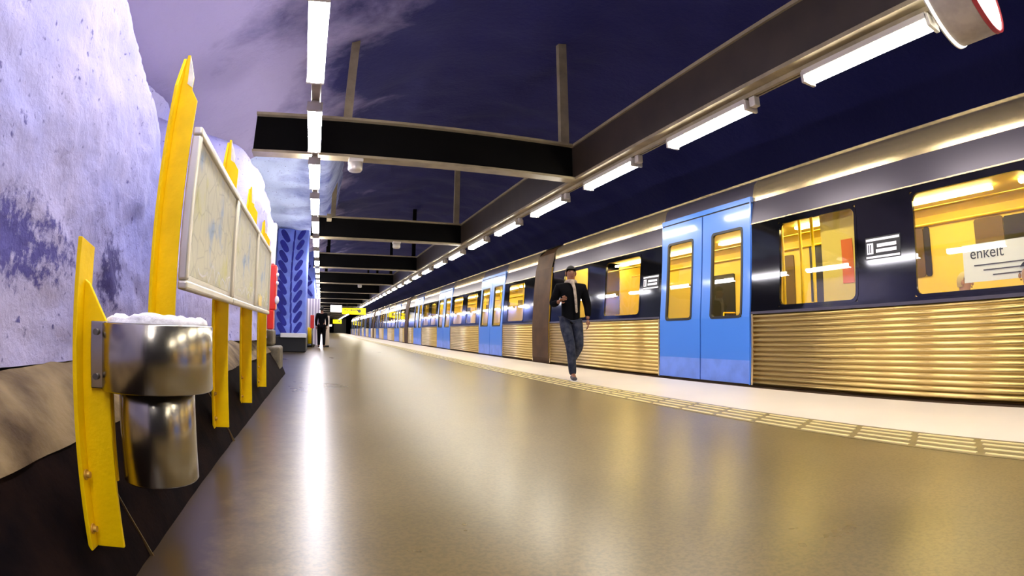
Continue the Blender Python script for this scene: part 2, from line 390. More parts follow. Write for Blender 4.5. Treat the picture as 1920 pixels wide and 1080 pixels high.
def wall_x(y, z):
    # near bulge, hollow behind the boards, lump at the end
    yc = 3.3 if z < .41 else (3.3 - (z - .41) * .63 if z < .92 else (2.98 - (z - .92) * 1.1 if z < 1.14 else max(1.6, 2.74 - (z - 1.14) * 2.1)))
    rec = 1.25 * smooth(.25, 1.2, z) + .12
    near = -1.0 - .10 * smooth(.3, 1.5, abs(z - .5))
    k = smooth(yc, yc + 1.2, y)
    x = near * (1 - k) + (near - rec) * k
    lump = smooth(5.4, 6.6, y) * (1 - smooth(2.15, 2.6, z))
    lx = -.84 - .12 * smooth(1.3, 2.0, z) - .35 * smooth(2.0, 2.5, z) + .05 * smooth(.9, 1.4, z) * (1 - smooth(1.4, 1.8, z))
    x = x * (1 - lump) + lx * lump
    if z > 2.5: x = x * (1 - smooth(2.5, 3.0, z)) + (-2.3) * smooth(2.5, 3.0, z) if y > 2 else x
    rough = .035 + .05 * lump
    return x + rough * fbm(0, y, z, 1.4, 5) + .010 * fbm(3, y, z, 9, 3)
P = []
NY, NZ = 300, 130
for i in range(NY + 1):
    y = Y0 + (Y1 - Y0) * i / NY
    P.append([(wall_x(y, z), y, z) for z in [-.15 + 3.35 * j / NZ for j in range(NZ + 1)]])
b = MB(); b.grid(P)
# end face of the wall, towards the passage
end = P[-1]
b.grid([[p, (-4.5, Y1 + .4, p[2])] for p in end], smooth=False)
tag(b.build('wall_left', 'rock_left'), 'lilac painted rough rock wall', 'wall', kind='structure')
# pier that closes the plinth
b = MB(); b.box(-.95, -.625, 8.15, 8.85, -FH, -.27)
b.box(-.95, -.74, 8.25, 8.8, -.27, -.02)
tag(b.build('wall_left_pier', 'pier', bevel=.04, seg=3), 'stepped brown stone pier at the end of the left wall', 'pier', kind='structure')

# ceiling vault and tunnel walls
def ceil_z(x, y):
    z = 4.75 - .06 * (x - 3.5) ** 2
    if x < -2.2: z = 2.8 - .05 * (-2.2 - x)
    if x > 7.5: z -= .5 * (x - 7.5) ** 2
    return z + .16 * fbm(x, y, 0, .5, 4) + .03 * fbm(x, y, 3, 2.2, 3)
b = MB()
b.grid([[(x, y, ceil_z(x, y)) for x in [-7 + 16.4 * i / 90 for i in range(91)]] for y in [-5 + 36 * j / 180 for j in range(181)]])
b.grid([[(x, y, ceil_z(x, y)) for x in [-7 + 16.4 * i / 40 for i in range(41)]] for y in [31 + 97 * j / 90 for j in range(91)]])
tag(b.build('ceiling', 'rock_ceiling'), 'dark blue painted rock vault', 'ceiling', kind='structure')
b = MB()
b.grid([[(9.25 + .2 * fbm(0, y, z, .6), y, z) for z in [-2.2 + 6 * i / 24 for i in range(25)]] for y in [-5 + 133 * j / 160 for j in range(161)]])
tag(b.build('wall_right', 'rock_dark'), 'dark rock wall behind the train', 'wall', kind='structure')
b = MB(); b.box(-8, -7, 8.5, 128, -FH, 5); tag(b.build('wall_passage', 'rock_far'), 'rock wall far back in the side passage', 'wall', kind='structure')
b = MB(); b.box(-7, 9.4, 126, 127, -2.2, 5.5); tag(b.build('wall_far', 'rock_dark'), 'black tunnel end', 'wall', kind='structure')
b = MB(); b.box(-7, 9.4, -5, -4.6, -2.2, 5.5); tag(b.build('wall_behind', 'rock_dark'), 'dark wall behind the platform', 'wall', kind='structure')

# blue end wall of the passage: sloping rock above, painted column below
b = MB(); P = []
def arch(x, t):
    # t 0..1 : from the column head (y 17.5, z 3.2) forward and up to the vault
    y = 17.6 - 8.2 * t; z = 3.15 + .12 * t + 1.1 * smooth(.90, 1.0, t) + 1.7 * smooth(-.05, .75, x) - .25 * smooth(-1.2, -3, x)
    n = .12 * fbm(x, y, z, .9, 5)
    return (x, y + n * 1.6, z + n - .35 * smooth(-.9, 1.2, x) * 0)
for i in range(70):
    x = -7 + 7.7 * i / 69
    P.append([arch(x, j / 40) for j in range(41)])
b.grid(P)
b.grid([[(x, 17.6 + .03 * fbm(x, 0, z, 1.5), z) for z in (-.72, 0, 1, 2, 3.25)] for x in [-7 + 6.5 * i / 20 for i in range(21)]])
b.grid([[(.7, 17.6, 3.2), (.7, 19, 3.2)], [(-7, 17.6, 3.2), (-7, 19, 3.2)]], smooth=False)
tag(b.build('wall_passage_end', 'rock_far'), 'pale blue painted rock rising into the vault', 'wall', kind='structure')
colm = MB(); colm.box(-1.52, -.50, 17.35, 18.6, -.22, 3.2)
cbo = colm.build('pillar', ['col_blue'], bevel=.05, seg=3)
tag(cbo, 'blue pillar painted with dark leaf sprays at the passage end', 'pillar', kind='structure')
def leaf(mb, cx, cz, ang, L, W, y, k=14):
    pts = []
    for i in range(k):
        t = 2 * math.pi * i / k
        u = L / 2 * math.copysign(abs(math.cos(t)) ** .75, math.cos(t)); v = W / 2 * math.copysign(abs(math.sin(t)) ** .75, math.sin(t))
        pts.append((cx + u * math.cos(ang) - v * math.sin(ang), cz + u * math.sin(ang) + v * math.cos(ang)))
    mb.prism(pts, 'y', y - .006, y)
lf = MB()
z = -.12; i = 0
while z < 3.0:
    lean = -.10 * math.sin(z * .7)
    sxc = -.98 + lean + .04 * z
    s_ = .50 + .05 * math.sin(z * 2)
    leaf(lf, sxc - .30, z + .10, R(122), s_, .19, 17.35)
    leaf(lf, sxc + .22, z + .16, R(58), s_ * .86, .16, 17.35)
    leaf(lf, sxc, z + .12, R(88), .36, .06, 17.35)
    z += .33
lf.build('leaf_painting', 'leaf', cbo)
b = MB(); b.box(-1.62, -.48, 17.0, 18.7, -FH, -.24); tag(b.build('baseboard_pillar', 'black', bevel=.02), 'black base of the leaf painted pillar', 'baseboard', kind='structure')
b = MB(); b.box(-1.28, -.46, 16.9, 17.3, -.27, -.14); tag(b.build('trim_1', 'white', bevel=.01), 'white ledge on the black pillar base', 'trim', kind='structure')
b = MB(); b.box(-7, -.36, 26, 110, 1.35, 4.4); b.box(-7, -1.6, 26, 110, -FH, 1.35)
tag(b.build('wall_left_far', 'col_blue'), 'dark blue wall further down the platform', 'wall', kind='structure')
b = MB(); lf = MB()
for k in range(5): leaf(lf, -.62 - .05 * k, 1.75 + .38 * k, R(40 if k % 2 else 130), .5, .16, 25.99)
tag(lf.build('wall_left_far_painting', 'leaf'), 'dark leaf painting on the far blue wall', 'wall painting', kind='structure')
b = MB(); b.box(-.66, -.06, 24.6, 25.2, -.05, 1.38); b.box(-.60, -.12, 24.65, 25.15, -FH, -.05)
tag(b.build('lit_panel', 'ribbed'), 'white ribbed panel standing past the leaf painted pillar', 'panel')

# crossbeams, longitudinal beam, hangers
def ibeam_x(mb, x0, x1, y, z0, z1, fw=.22, ft=.035):
    mb.cur = 0; mb.box(x0, x1, y - .02, y + .02, z0 + ft, z1 - ft)
    mb.cur = 1; mb.box(x0, x1, y - fw / 2, y + fw / 2, z0, z0 + ft); mb.box(x0, x1, y - fw / 2, y + fw / 2, z1 - ft, z1)
YB = [0.45, 7.04, 13.6, 20.2, 26.9, 33.6, 40.3, 47, 53.7, 60.4, 67.1, 73.8, 80.5, 87.2, 94, 100.7, 107.4]
for i, y in enumerate(YB):
    b = MB(); x0 = -1.06 if i == 1 else (-.35 if i < 4 else -.3)
    ibeam_x(b, x0, 3.60, y, 2.29, 2.86)
    o = b.build('ceiling_beam', ['web', 'flange'])
    tag(o, ('%s dark steel crossbeam along the platform' % (ORD[i] if i else 'overhead')) if i < 13 else 'dark steel crossbeam far down the platform', 'beam', 'steel crossbeams', 'structure')
    if i < 10:
        h = MB(); h.box(.14, .26, y - .05, y + .05, 2.86, 4.35); h.box(3.40, 3.54, y - .05, y + .05, 2.86, 4.95)
        h.build('hanger', 'flange' if i < 3 else 'web', o)
b = MB(); b.cur = 0; b.box(3.60, 3.64, -4, 122, 2.33, 2.82)
b.cur = 1; b.box(3.60, 3.74, -4, 122, 2.29, 2.33); b.box(3.57, 3.74, -4, 122, 2.82, 2.86)
b.box(3.72, 3.76, -4, 122, 2.245, 2.29); b.box(3.78, 3.80, -4, 122, 2.245, 2.29)
tag(b.build('ceiling_track_beam', ['rail', 'flange']), 'long brown steel beam above the platform edge', 'beam', kind='structure')
b = MB(); b.cur = 1; b.box(-.24, -.16, -3, 92, 2.265, 2.30); b.cur = 0; b.box(-.25, -.15, -3, 92, 2.30, 2.33)
tag(b.build('ceiling_lamp_rail', ['flange', 'flange']), 'slim steel rail carrying the wall side lamps', 'rail', kind='structure')

# loudspeakers / detectors below the crossbeams
def ceiling_box(x, y, label):
    t = empty('loudspeaker', (x, y, 2.29)); tag(t, label, 'loudspeaker', 'loudspeakers under the crossbeams')
    MB().box(-.10, .10, -.10, .10, -.05, 0).build('mount', 'housing', t, bevel=.01)
    MB().lathe([(0, -.17), (.085, -.165), (.10, -.14), (.10, -.05), (0, -.05)], 0, 0, 24).build('speaker_can', 'housing', t)
    return t
ceiling_box(.36, 7.04, 'pale round loudspeaker under the nearest visible crossbeam')
ceiling_box(1.88, 13.6, 'pale round loudspeaker under the second visible crossbeam')
ceiling_box(1.9, 26.9, 'small pale loudspeaker under a distant crossbeam')
t = empty('security_camera', (.10, 13.1, 2.72)); tag(t, 'dark camera box fixed to a hanger beside the wall side lamps', 'camera')
MB().box(-.06, .06, -.22, .16, -.06, .06).build('camera_body', 'flange', t, bevel=.01)
MB().box(-.015, .015, .0, .5, .06, .09).build('bracket', 'flange', t)

# ------------------------------------------------------------------ lamps
def make_lamp(side):
    t = empty('tube_lamp')
    if side == 'L':
        MB().box(-.045, .045, -.66, .66, -.045, -.005).build('housing', 'housing', t, bevel=.006)
        pr = [(-.075, -.05), (.075, -.05), (.07, -.105), (.035, -.125), (-.035, -.125), (-.07, -.105)]
        MB().prism(pr, 'y', -.64, .64).build('diffuser', 'lampL', t)
        for e0 in (-.675, .64): MB().box(-.08, .08, e0, e0 + .035, -.125, -.03).build('end_cap', 'housing', t, bevel=.005)
    else:
        MB().prism([(-.085, -.005), (.085, -.005), (.085, -.06), (-.085, -.06)], 'y', -.66, .66).build('housing', 'housing', t, bevel=.006)
        pr = [(-.075, -.06), (.075, -.06), (.065, -.105), (.03, -.125), (-.03, -.125), (-.065, -.105)]
        MB().prism(pr, 'y', -.64, .64).build('diffuser', 'lampR', t)
        for e0 in (-.675, .64): MB().box(-.085, .085, e0, e0 + .035, -.125, -.02).build('end_cap', 'housing', t, bevel=.005)
        MB().box(-.05, .03, -.77, -.69, -.10, .0).build('connection_box', 'housing', t, bevel=.008)
    return t
first = {}
def lamp(side, y, label, group):
    if side not in first: t = first[side] = make_lamp(side)
    else: t = copy_tree(first[side])
    t.location = (-.20, y, 2.265) if side == 'L' else (3.78, y, 2.245)
    tag(t, label, 'lamp', group)
YL = [1.95, 3.80, 5.75, 7.55, 9.45, 11.4, 13.4, 15.5]
while YL[-1] < 88: YL.append(YL[-1] + 2.2)
for y in (-1.75, .1, 1.95):
    lamp('L', y, 'glowing tube lamp over the litter bin, beyond the top of the view' if y > 1 else ('glowing tube lamp just beside the camera above the left wall' if y > -1 else 'glowing tube lamp behind the camera above the left wall'), 'tube lamps above the left wall')
for y in (-2.2, -.1):
    lamp('R', y, 'glowing tube lamp just beside the camera over the platform edge' if y > -1 else 'glowing tube lamp behind the camera over the platform edge', 'tube lamps beside the train')
for i, y in enumerate(YL):
    if i == 0: continue
    lamp('L', y, '%s glowing tube lamp in the row above the left wall' % ('nearest' if i == 1 else ORD[i - 1]) if i < 20 else 'glowing tube lamp far down the row above the left wall',
         'tube lamps above the left wall' if i < 20 else 'far tube lamps above the left wall')
YR = [2.02, 4.10, 6.20, 8.30, 10.40]
while YR[-1] < 116: YR.append(YR[-1] + 2.13)
for i, y in enumerate(YR):
    lamp('R', y, '%s glowing tube lamp in the row above the train side' % ORD[i] if i < 20 else 'glowing tube lamp far down the row above the train side',
         'tube lamps beside the train' if i < 20 else 'far tube lamps beside the train')

# ------------------------------------------------------------------ clock above the platform edge
t = empty('platform_clock', (3.80, 1.055, 2.385)); tag(t, 'round double faced station clock with lit dials and a red rim', 'clock')
def ydisc(mb, r, y0, y1, k=64):
    mb.prism([(r * math.cos(2 * math.pi * i / k), r * math.sin(2 * math.pi * i / k)) for i in range(k)], 'y', y0, y1, smooth=True)
b = MB(); ydisc(b, .43, -.14, .16); b.build('drum', 'drum', t, bevel=.006)
b = MB(); ydisc(b, .418, -.160, -.14); ydisc(b, .438, .16, .18); b.build('dial', 'dial', t)
def ring(mb, r0, r1, y0, y1, k=64):
    P = []
    for i in range(k + 1):
        a = 2 * math.pi * i / k; c, s = math.cos(a), math.sin(a)
        P.append([(r0 * c, y0, r0 * s), (r1 * c, y0, r1 * s), (r1 * c, y1, r1 * s), (r0 * c, y1, r0 * s), (r0 * c, y0, r0 * s)])
    mb.grid(P, smooth=False)
b = MB(); ring(b, .418, .435, -.175, -.14); b.build('rim', 'clock_red', t)
b = MB(); ring(b, .425, .442, .18, .19); b.build('rim', 'housing', t)
b = MB()
for k in range(12):
    a = math.pi * k / 6; c, s = math.cos(a), math.sin(a)
    b.quad([(.30 * c - .012 * s, -.157, .30 * s + .012 * c), (.37 * c - .012 * s, -.157, .37 * s + .012 * c), (.37 * c + .012 * s, -.157, .37 * s - .012 * c), (.30 * c + .012 * s, -.157, .30 * s - .012 * c)])
b.build('hour_markings', 'ink', t)
b = MB(); b.box(-.012, .012, -.162, -.158, -.03, .28); b.build('minute_hand', 'ink', t)
b = MB(); b.box(-.20, .03, -.166, -.162, -.014, .014); b.build('hour_hand', 'ink', t)
MB().tube((0, .01, .42), (0, .01, 1.9), .03, 12).build('hanging_rod', 'flange', t)

# ------------------------------------------------------------------ yellow posts (T section) on the plinth
def post(y0, w, top, shoulder, zb, label, depth=.084, xw=-.64, tip=True):
    t = empty('yellow_post', (xw, y0 + w / 2, zb)); ym = y0 + w / 2
    tag(t, label, 'post', 'yellow posts along the left wall')
    H = top - zb; S = shoulder - zb
    b = MB()   # plate parallel to the wall, top cut to a point
    if tip: out = [(-w / 2, 0), (w / 2, 0), (w / 2, H - .20), (0, H - .02), (-.012, H - .02), (-w / 2, H - .16)]
    else: out = [(-w / 2, 0), (w / 2, 0), (w / 2, H - .015), (-w / 2, H)]
    b.prism(out, 'x', -.006, .006); b.build('back_plate', 'yellow', t, bevel=.002)
    b = MB()   # standing plate, shoulder cut at an angle
    if tip: b.prism([(0.006, .0), (depth, 0), (depth, S - .02), (.052, S + .03), (.052, H - .10), (.018, H), (.006, H)], 'y', -.006, .006)
    else: b.prism([(0.006, .0), (depth, 0), (depth, S - .02), (.02, S + .09), (.006, S + .10)], 'y', -.006, .006)
    b.build('standing_plate', 'yellow', t, bevel=.002)
    if tip:
        MB().prism([(.020, H - .006), (.0525, H - .102), (.0525, H - .145), (.030, H - .13)], 'y', -.0085, -.0055).build('pale_tip_face', 'tip', t)  # whitish face at the tip of the standing plate
    for z in (.055, .20):
        MB().tube((.006, -w * .28, z), (.02, -w * .28, z), .009, 8).tube((.006, -w * .28, z), (.010, -w * .28, z), .014, 12).build('bolt', 'bolt', t)
    return t
post(1.31, .09, .207, .005, -.585, 'short yellow steel post carrying the steel litter bin', tip=False)
post(1.94, .12, 1.06, .88, -.585, 'tallest looking yellow post right behind the litter bin')
post(3.13, .12, 1.12, .95, -.585, 'yellow post between the nearest and middle map frames')
post(4.24, .12, 1.12, .93, -.590, 'yellow post between the middle and far map frames')
post(5.40, .12, 1.08, .90, -.585, 'yellow post at the far end of the map frames')

# ------------------------------------------------------------------ litter bin
BX, BY = -.449, 1.431
t = empty('litter_bin', (BX, BY, -.41)); tag(t, 'round stainless steel litter bin with wide collar on the short yellow post', 'litter bin')
def L0(prof): return [(r, z + .41) for r, z in prof]
MB().lathe(L0([(.146, -.005), (.150, 0.0), (.154, -.004), (.1545, -.166), (.151, -.170), (.147, -.166), (.146, -.005)]), 0, 0, 96).build('collar', 'steel', t)
MB().lathe(L0([(0, -.41), (.100, -.41), (.105, -.404), (.105, -.06), (.101, -.06), (.101, -.40), (0, -.40)]), 0, 0, 96).build('bin_body', 'steel', t)
MB().lathe(L0([(.103, -.12), (.148, -.12), (.148, -.126), (.103, -.126)]), 0, 0, 64).build('inner_ring', 'steel_dark', t)
b = MB(); b.box(-.158, -.118, -.092, -.080, .245, .412); b.box(-.118, -.108, -.10, .03, .245, .412)
b.build('bracket', 'steel', t, bevel=.003)
for z in (.385, .275): MB().tube((-.140, -.100, z), (-.140, -.088, z), .008, 10).build('bolt', 'steel_dark', t)
MB().box(-.124, -.112, -.050, -.040, .0, .24).build('side_strip', 'yellow', t)
# white crumpled liner bag
b = MB(); P = []
for i in range(73):
    a = 2 * math.pi * i / 72; row = []
    for r, z in ((.142, -.07), (.143, -.004), (.141, .012), (.128, .020), (.118, .006), (.108, -.03), (.10, -.10)):
        n = noise.fractal(Vector((math.cos(a) * 3, math.sin(a) * 3, z * 20)), 1, 2, 4)
        row.append((BX + math.cos(a) * (r + .006 * n * (z > -.06) - .003), BY + math.sin(a) * (r + .006 * n * (z > -.06) - .003), z + (.010 * n if z > -.02 else 0)))
    P.append(row)
b.grid(P)
for cx, cyy, r in ((-.03, -.03, .075), (.05, .0, .07), (.0, .06, .06)):
    Q = []
    for i in range(25):
        a = 2 * math.pi * i / 24
        Q.append([(BX + cx + r * math.sin(p) * math.cos(a), BY + cyy + r * math.sin(p) * math.sin(a), -.05 + (.055 + .02 * noise.noise(Vector((a * 2, p * 3, r * 50)))) * math.cos(p) + .008 * noise.noise(Vector((math.cos(a) * 6, math.sin(a) * 6, p * 5)))) for p in [math.pi / 2 * j / 8 for j in range(9)]])
    b.grid(Q)
tag(b.build('bin_liner', 'bag'), 'crumpled white plastic liner bag in the steel litter bin', 'bag')

# ------------------------------------------------------------------ map frames
def frame(y0, y1, label, sticker=False):
    z0, z1 = .13, .755
    t = empty('map_frame', (-.53, (y0 + y1) / 2, z0)); tag(t, label, 'map frame', 'map frames on the yellow posts')
    w = (y1 - y0) / 2; H = z1 - z0
    b = MB(); b.box(-.022, .0, -w + .012, w - .012, .012, H - .012); b.build('back_panel', 'alu', t)
    b = MB()
    for a in ((-w, w, 0, .035), (-w, w, H - .035, H)): b.box(-.024, .016, a[0], a[1], a[2], a[3])
    for a in ((-w, -w + .035), (w - .035, w)): b.box(-.024, .016, a[0], a[1], .035, H - .035)
    b.build('frame', 'alu', t, bevel=.010, seg=3)
    MB().box(0, .002, -w + .05, w - .05, .06, H - .05).build('map_sheet', 'poster', t)
    MB().box(.007, .009, -w + .034, w - .034, .034, H - .034).build('glazing', 'clear', t)
    b = MB(); y = -w + .20; z = .10       # pale squiggly line low on the glass
    random.seed(int(y0 * 100))
    while y < w - .12:
        ny = y + random.uniform(.03, .07); nz = .06 + random.uniform(.0, .10)
        d = Vector((0, ny - y, nz - z)); n = Vector((0, -d.z, d.y)).normalized() * .004
        b.quad([(.0095, y - n.y, z - n.z), (.0095, ny - n.y, nz - n.z), (.0095, ny + n.y, nz + n.z), (.0095, y + n.y, z + n.z)]); y, z = ny, nz
    b.build('squiggle', 'white', t)
    if sticker:
        MB().prism([(-w + .2, .05), (-w + .2, .14), (-w + .26, .10), (-w + .33, .15), (-w + .38, .10), (-w + .42, .14), (-w + .42, .05)], 'x', .0096, .011).build('sticker', 'pole', t)
    return t
frame(2.0, 3.10, 'nearest map frame in aluminium beside the tall yellow post')
frame(3.11, 4.20, 'middle one of the three aluminium map frames')
frame(4.21, 5.30, 'farthest map frame with a yellow mark at its bottom', True)

# ------------------------------------------------------------------ red emergency unit on white board at the end of the wall
t = empty('white_board', (-.80, 7.95, .97)); tag(t, 'narrow white board above the red emergency box', 'board')
MB().box(-.02, .08, -.10, .10, -.05, .55).build('board_panel', 'white', t, bevel=.01)
t = empty('emergency_box', (-.74, 7.9, -.02)); tag(t, 'tall red emergency box hanging at the end of the left wall', 'emergency box')
b = MB(); b.box(-.06, .07, -.12, .12, .28, .92); b.box(-.05, .045, -.12, .12, 0, .28); b.build('cabinet', 'red', t, bevel=.02, seg=3)
for z in (.42, .66, .78):
    b = MB(); b.ball((.085, -.10, z), .035 if z < .5 else .022, .03, .06 if z < .5 else .03); b.build('knob', 'white', t)

# ------------------------------------------------------------------ far platform things
def hanging_sign(x0, x1, y, z0, z1, m, label, marks):
    t = empty('hanging_sign', ((x0 + x1) / 2, y, z0)); tag(t, label, 'sign'); w = (x1 - x0) / 2; H = z1 - z0
    MB().box(-w, w, -.12, .12, 0, H).build('sign_box', m, t, bevel=.02)
    MB().box(-w - .02, w + .02, -.14, .14, H, H + .06).build('top_cap', 'rail', t)
    for u in (-w * .6, w * .45): MB().box(u - .02, u + .02, -.02, .02, H, 4.6 - z0).build('hanger', 'rail', t)
    if marks:
        b = MB(); random.seed(3); u = -w + .2
        while u < w * .3:
            l = random.uniform(.05, .11); b.box(u, u + l, -.125, -.12, H * .55, H * .55 + random.uniform(.1, .18)); u += l + .05
        b.prism([(w * .45 + .16 * math.cos(a * math.pi / 8), H * .55 + .16 * math.sin(a * math.pi / 8)) for a in range(16)], 'y', -.125, -.12)
        b.build('lettering', 'ink', t)
hanging_sign(1.95, 4.15, 50, 1.45, 2.02, 'ysign', 'long yellow hanging platform sign down the platform', True)
hanging_sign(.85, 1.9, 50, 1.62, 2.25, 'wsign', 'white lit hanging sign beside the yellow platform sign', False)
hanging_sign(2.3, 4.0, 105, 1.2, 1.95, 'ysign', 'distant small yellow sign at the platform end', True)
hanging_sign(1.6, 2.1, 105, .6, 1.0, 'wsign', 'tiny white sign at the platform end', False)
t = empty('info_cabinet', (.22, 22.6, -FH)); tag(t, 'pale grey upright cabinet behind the standing far person', 'cabinet')
MB().box(-.13, .13, -.2, .2, .06, 1.28).build('cabinet_body', 'stripe', t, bevel=.02); MB().box(-.12, .12, -.19, .19, 0, .06).build('plinth', 'black', t)
t = empty('litter_bin', (-.47, 22.2, -FH)); tag(t, 'slim yellow bin far off beside the ribbed white panel', 'litter bin')
MB().lathe([(0, .12), (.085, .12), (.085, .78), (0, .80)], 0, 0, 20).build('bin_body', 'yellow', t); MB().lathe([(0, 0), (.2, 0), (.24, .10), (.08, .13)], 0, 0, 20).build('base', 'black', t)
t = empty('tunnel_mouth', (4.0, 119, -FH)); tag(t, 'black wedge of the tunnel mouth past the train', 'tunnel mouth', kind='structure')
MB().box(-1.2, 1.5, -2, 2, 0, 3.2).build('dark_opening', 'black', t)

# ------------------------------------------------------------------ the train
TX = 5.06
def sx_(z): return TX + max(0.0, z - .2) * .075
ZB, ZS, ZW0, ZW1, ZT, ZR = -.70, .22, .27, 1.31, 1.37, 1.68
train = empty('metro_train', (TX, 0, -1.6)); tag(train, 'long metro train with blue doors and ribbed steel sides at the platform', 'train')
train.location = (0, 0, 0)
def slab(mb, y0, y1, z0, z1, out=0.0, th=.03):
    mb.prism([(sx_(z0) - out, z0), (sx_(z1) - out, z1), (sx_(z1) - out + th, z1), (sx_(z0) - out + th, z0)], 'y', y0, y1)
def corr(y0, y1):
    b = MB(); out = []; n = 15; h = (ZS - .02 - ZB) / n; 
    for i in range(n):
        z = ZB + i * h
        for f, d in ((0.0, -.004), (.14, .007), (.35, .016), (.62, .016), (.86, .007)):
            out.append((TX + .012 - d, z + f * h))
    out += [(TX + .012, ZS - .02), (TX + .05, ZS - .02), (TX + .05, ZB)]
    b.prism(out, 'y', y0, y1, smooth=True)
    o = b.build('corrugated_panel', 'corr', train)
    for ya in (y0, y1 - .03): e = MB(); e.box(TX - .006, TX + .03, ya, ya + .03, ZB, ZS - .01); e.build('edge_strip', 'cove', o)
    e = MB(); e.box(TX - .01, TX + .05, y0, y1, ZS - .02, ZS + .012); e.build('sill_strip', 'grey', o)
def rrect(y0, y1, z0, z1, r, k=6):
    pts = []
    for cyy, cz, a0 in ((y1 - r, z1 - r, 0), (y0 + r, z1 - r, 90), (y0 + r, z0 + r, 180), (y1 - r, z0 + r, 270)):
        for i in range(k + 1):
            a = R(a0 + 90 * i / k); pts.append((cyy + r * math.cos(a), cz + r * math.sin(a)))
    return pts
def frame_ring(mb, y0, y1, z0, z1, wd, r, o0, o1):
    A = rrect(y0, y1, z0, z1, r); B = rrect(y0 + wd, y1 - wd, z0 + wd, z1 - wd, max(.01, r - wd * .5)); P = []
    for i in range(len(A) + 1):
        a, c = A[i % len(A)], B[i % len(A)]
        P.append([(sx_(a[1]) + o1, *a), (sx_(a[1]) - o0, *a), (sx_(c[1]) - o0, *c), (sx_(c[1]) + o1, *c)])
    mb.grid(P, smooth=False)
def window(y0, y1):
    b = MB(); frame_ring(b, y0 - .012, y1 + .012, ZW0 - .012, ZW1 + .012, .035, .09, .004, .035)
    w = b.build('window', 'band', train)
    b = MB(); x = .006
    b.prism([(sx_(ZW0) + x, ZW0), (sx_(ZW1) + x, ZW1), (sx_(ZW1) + x + .004, ZW1), (sx_(ZW0) + x + .004, ZW0)], 'y', y0, y1); b.build('pane', 'pane', w)
def door(y0, y1):
    ym = (y0 + y1) / 2; z0, z1 = ZB + .01, 1.655
    for k, (a, c) in enumerate(((y0 + .015, ym - .012), (ym + .012, y1 - .015))):
        wy0, wy1 = a + .15, c - .15
        if k == 0: wy1 = c - .20
        else: wy0 = a + .20
        wz0, wz1 = .17, 1.36
        b = MB(); zk = -.39
        def pc(p0, p1, q0, q1, mi): b.cur = mi; slab(b, p0, p1, q0, q1, .012, .045)
        pc(a, c, z0, zk, 1); pc(a, c, zk, wz0, 0); pc(a, c, wz1, z1, 0); pc(a, wy0, wz0, wz1, 0); pc(wy1, c, wz0, wz1, 0)
        d = b.build('door', ['blue', 'blue_scuff'], train)
        g = MB(); frame_ring(g, wy0 - .01, wy1 + .01, wz0 - .01, wz1 + .01, .035, .06, .017, .02); g.build('window_seal', 'black', d)
        g = MB(); slab(g, wy0, wy1, wz0, wz1, -.008, .004); g.build('door_pane', 'pane', d)
    b = MB(); slab(b, ym - .012, ym + .012, z0, z1, -.01, .03); b.build('door_seal', 'black', train)
    b = MB(); slab(b, y0, y1, 1.675, 1.745, .018, .05); slab(b, y0 - .0, y0 + .018, ZB, 1.675, .016, .05); slab(b, y1 - .018, y1, ZB, 1.675, .016, .05)
    b.build('door_portal', 'blue', train)
    b = MB(); slab(b, y0, y1, 1.655, 1.675, .0, .05); b.build('door_gap', 'black', train)
ROOF = [(sx_(1.68) + .036, 1.68), (5.209, 1.72), (5.211, 1.76), (5.228, 1.83), (5.26, 1.92), (5.33, 1.98), (5.41, 2.02), (5.45, 2.035)]
def roof_cove(y0, y1, m='cove'):
    prof = ROOF; b = MB()
    P = [[(x, y, z) for x, z in prof] for y in (y0, y1)]
    b.grid(P, smooth=True); b.build('roof_cove', m, train)
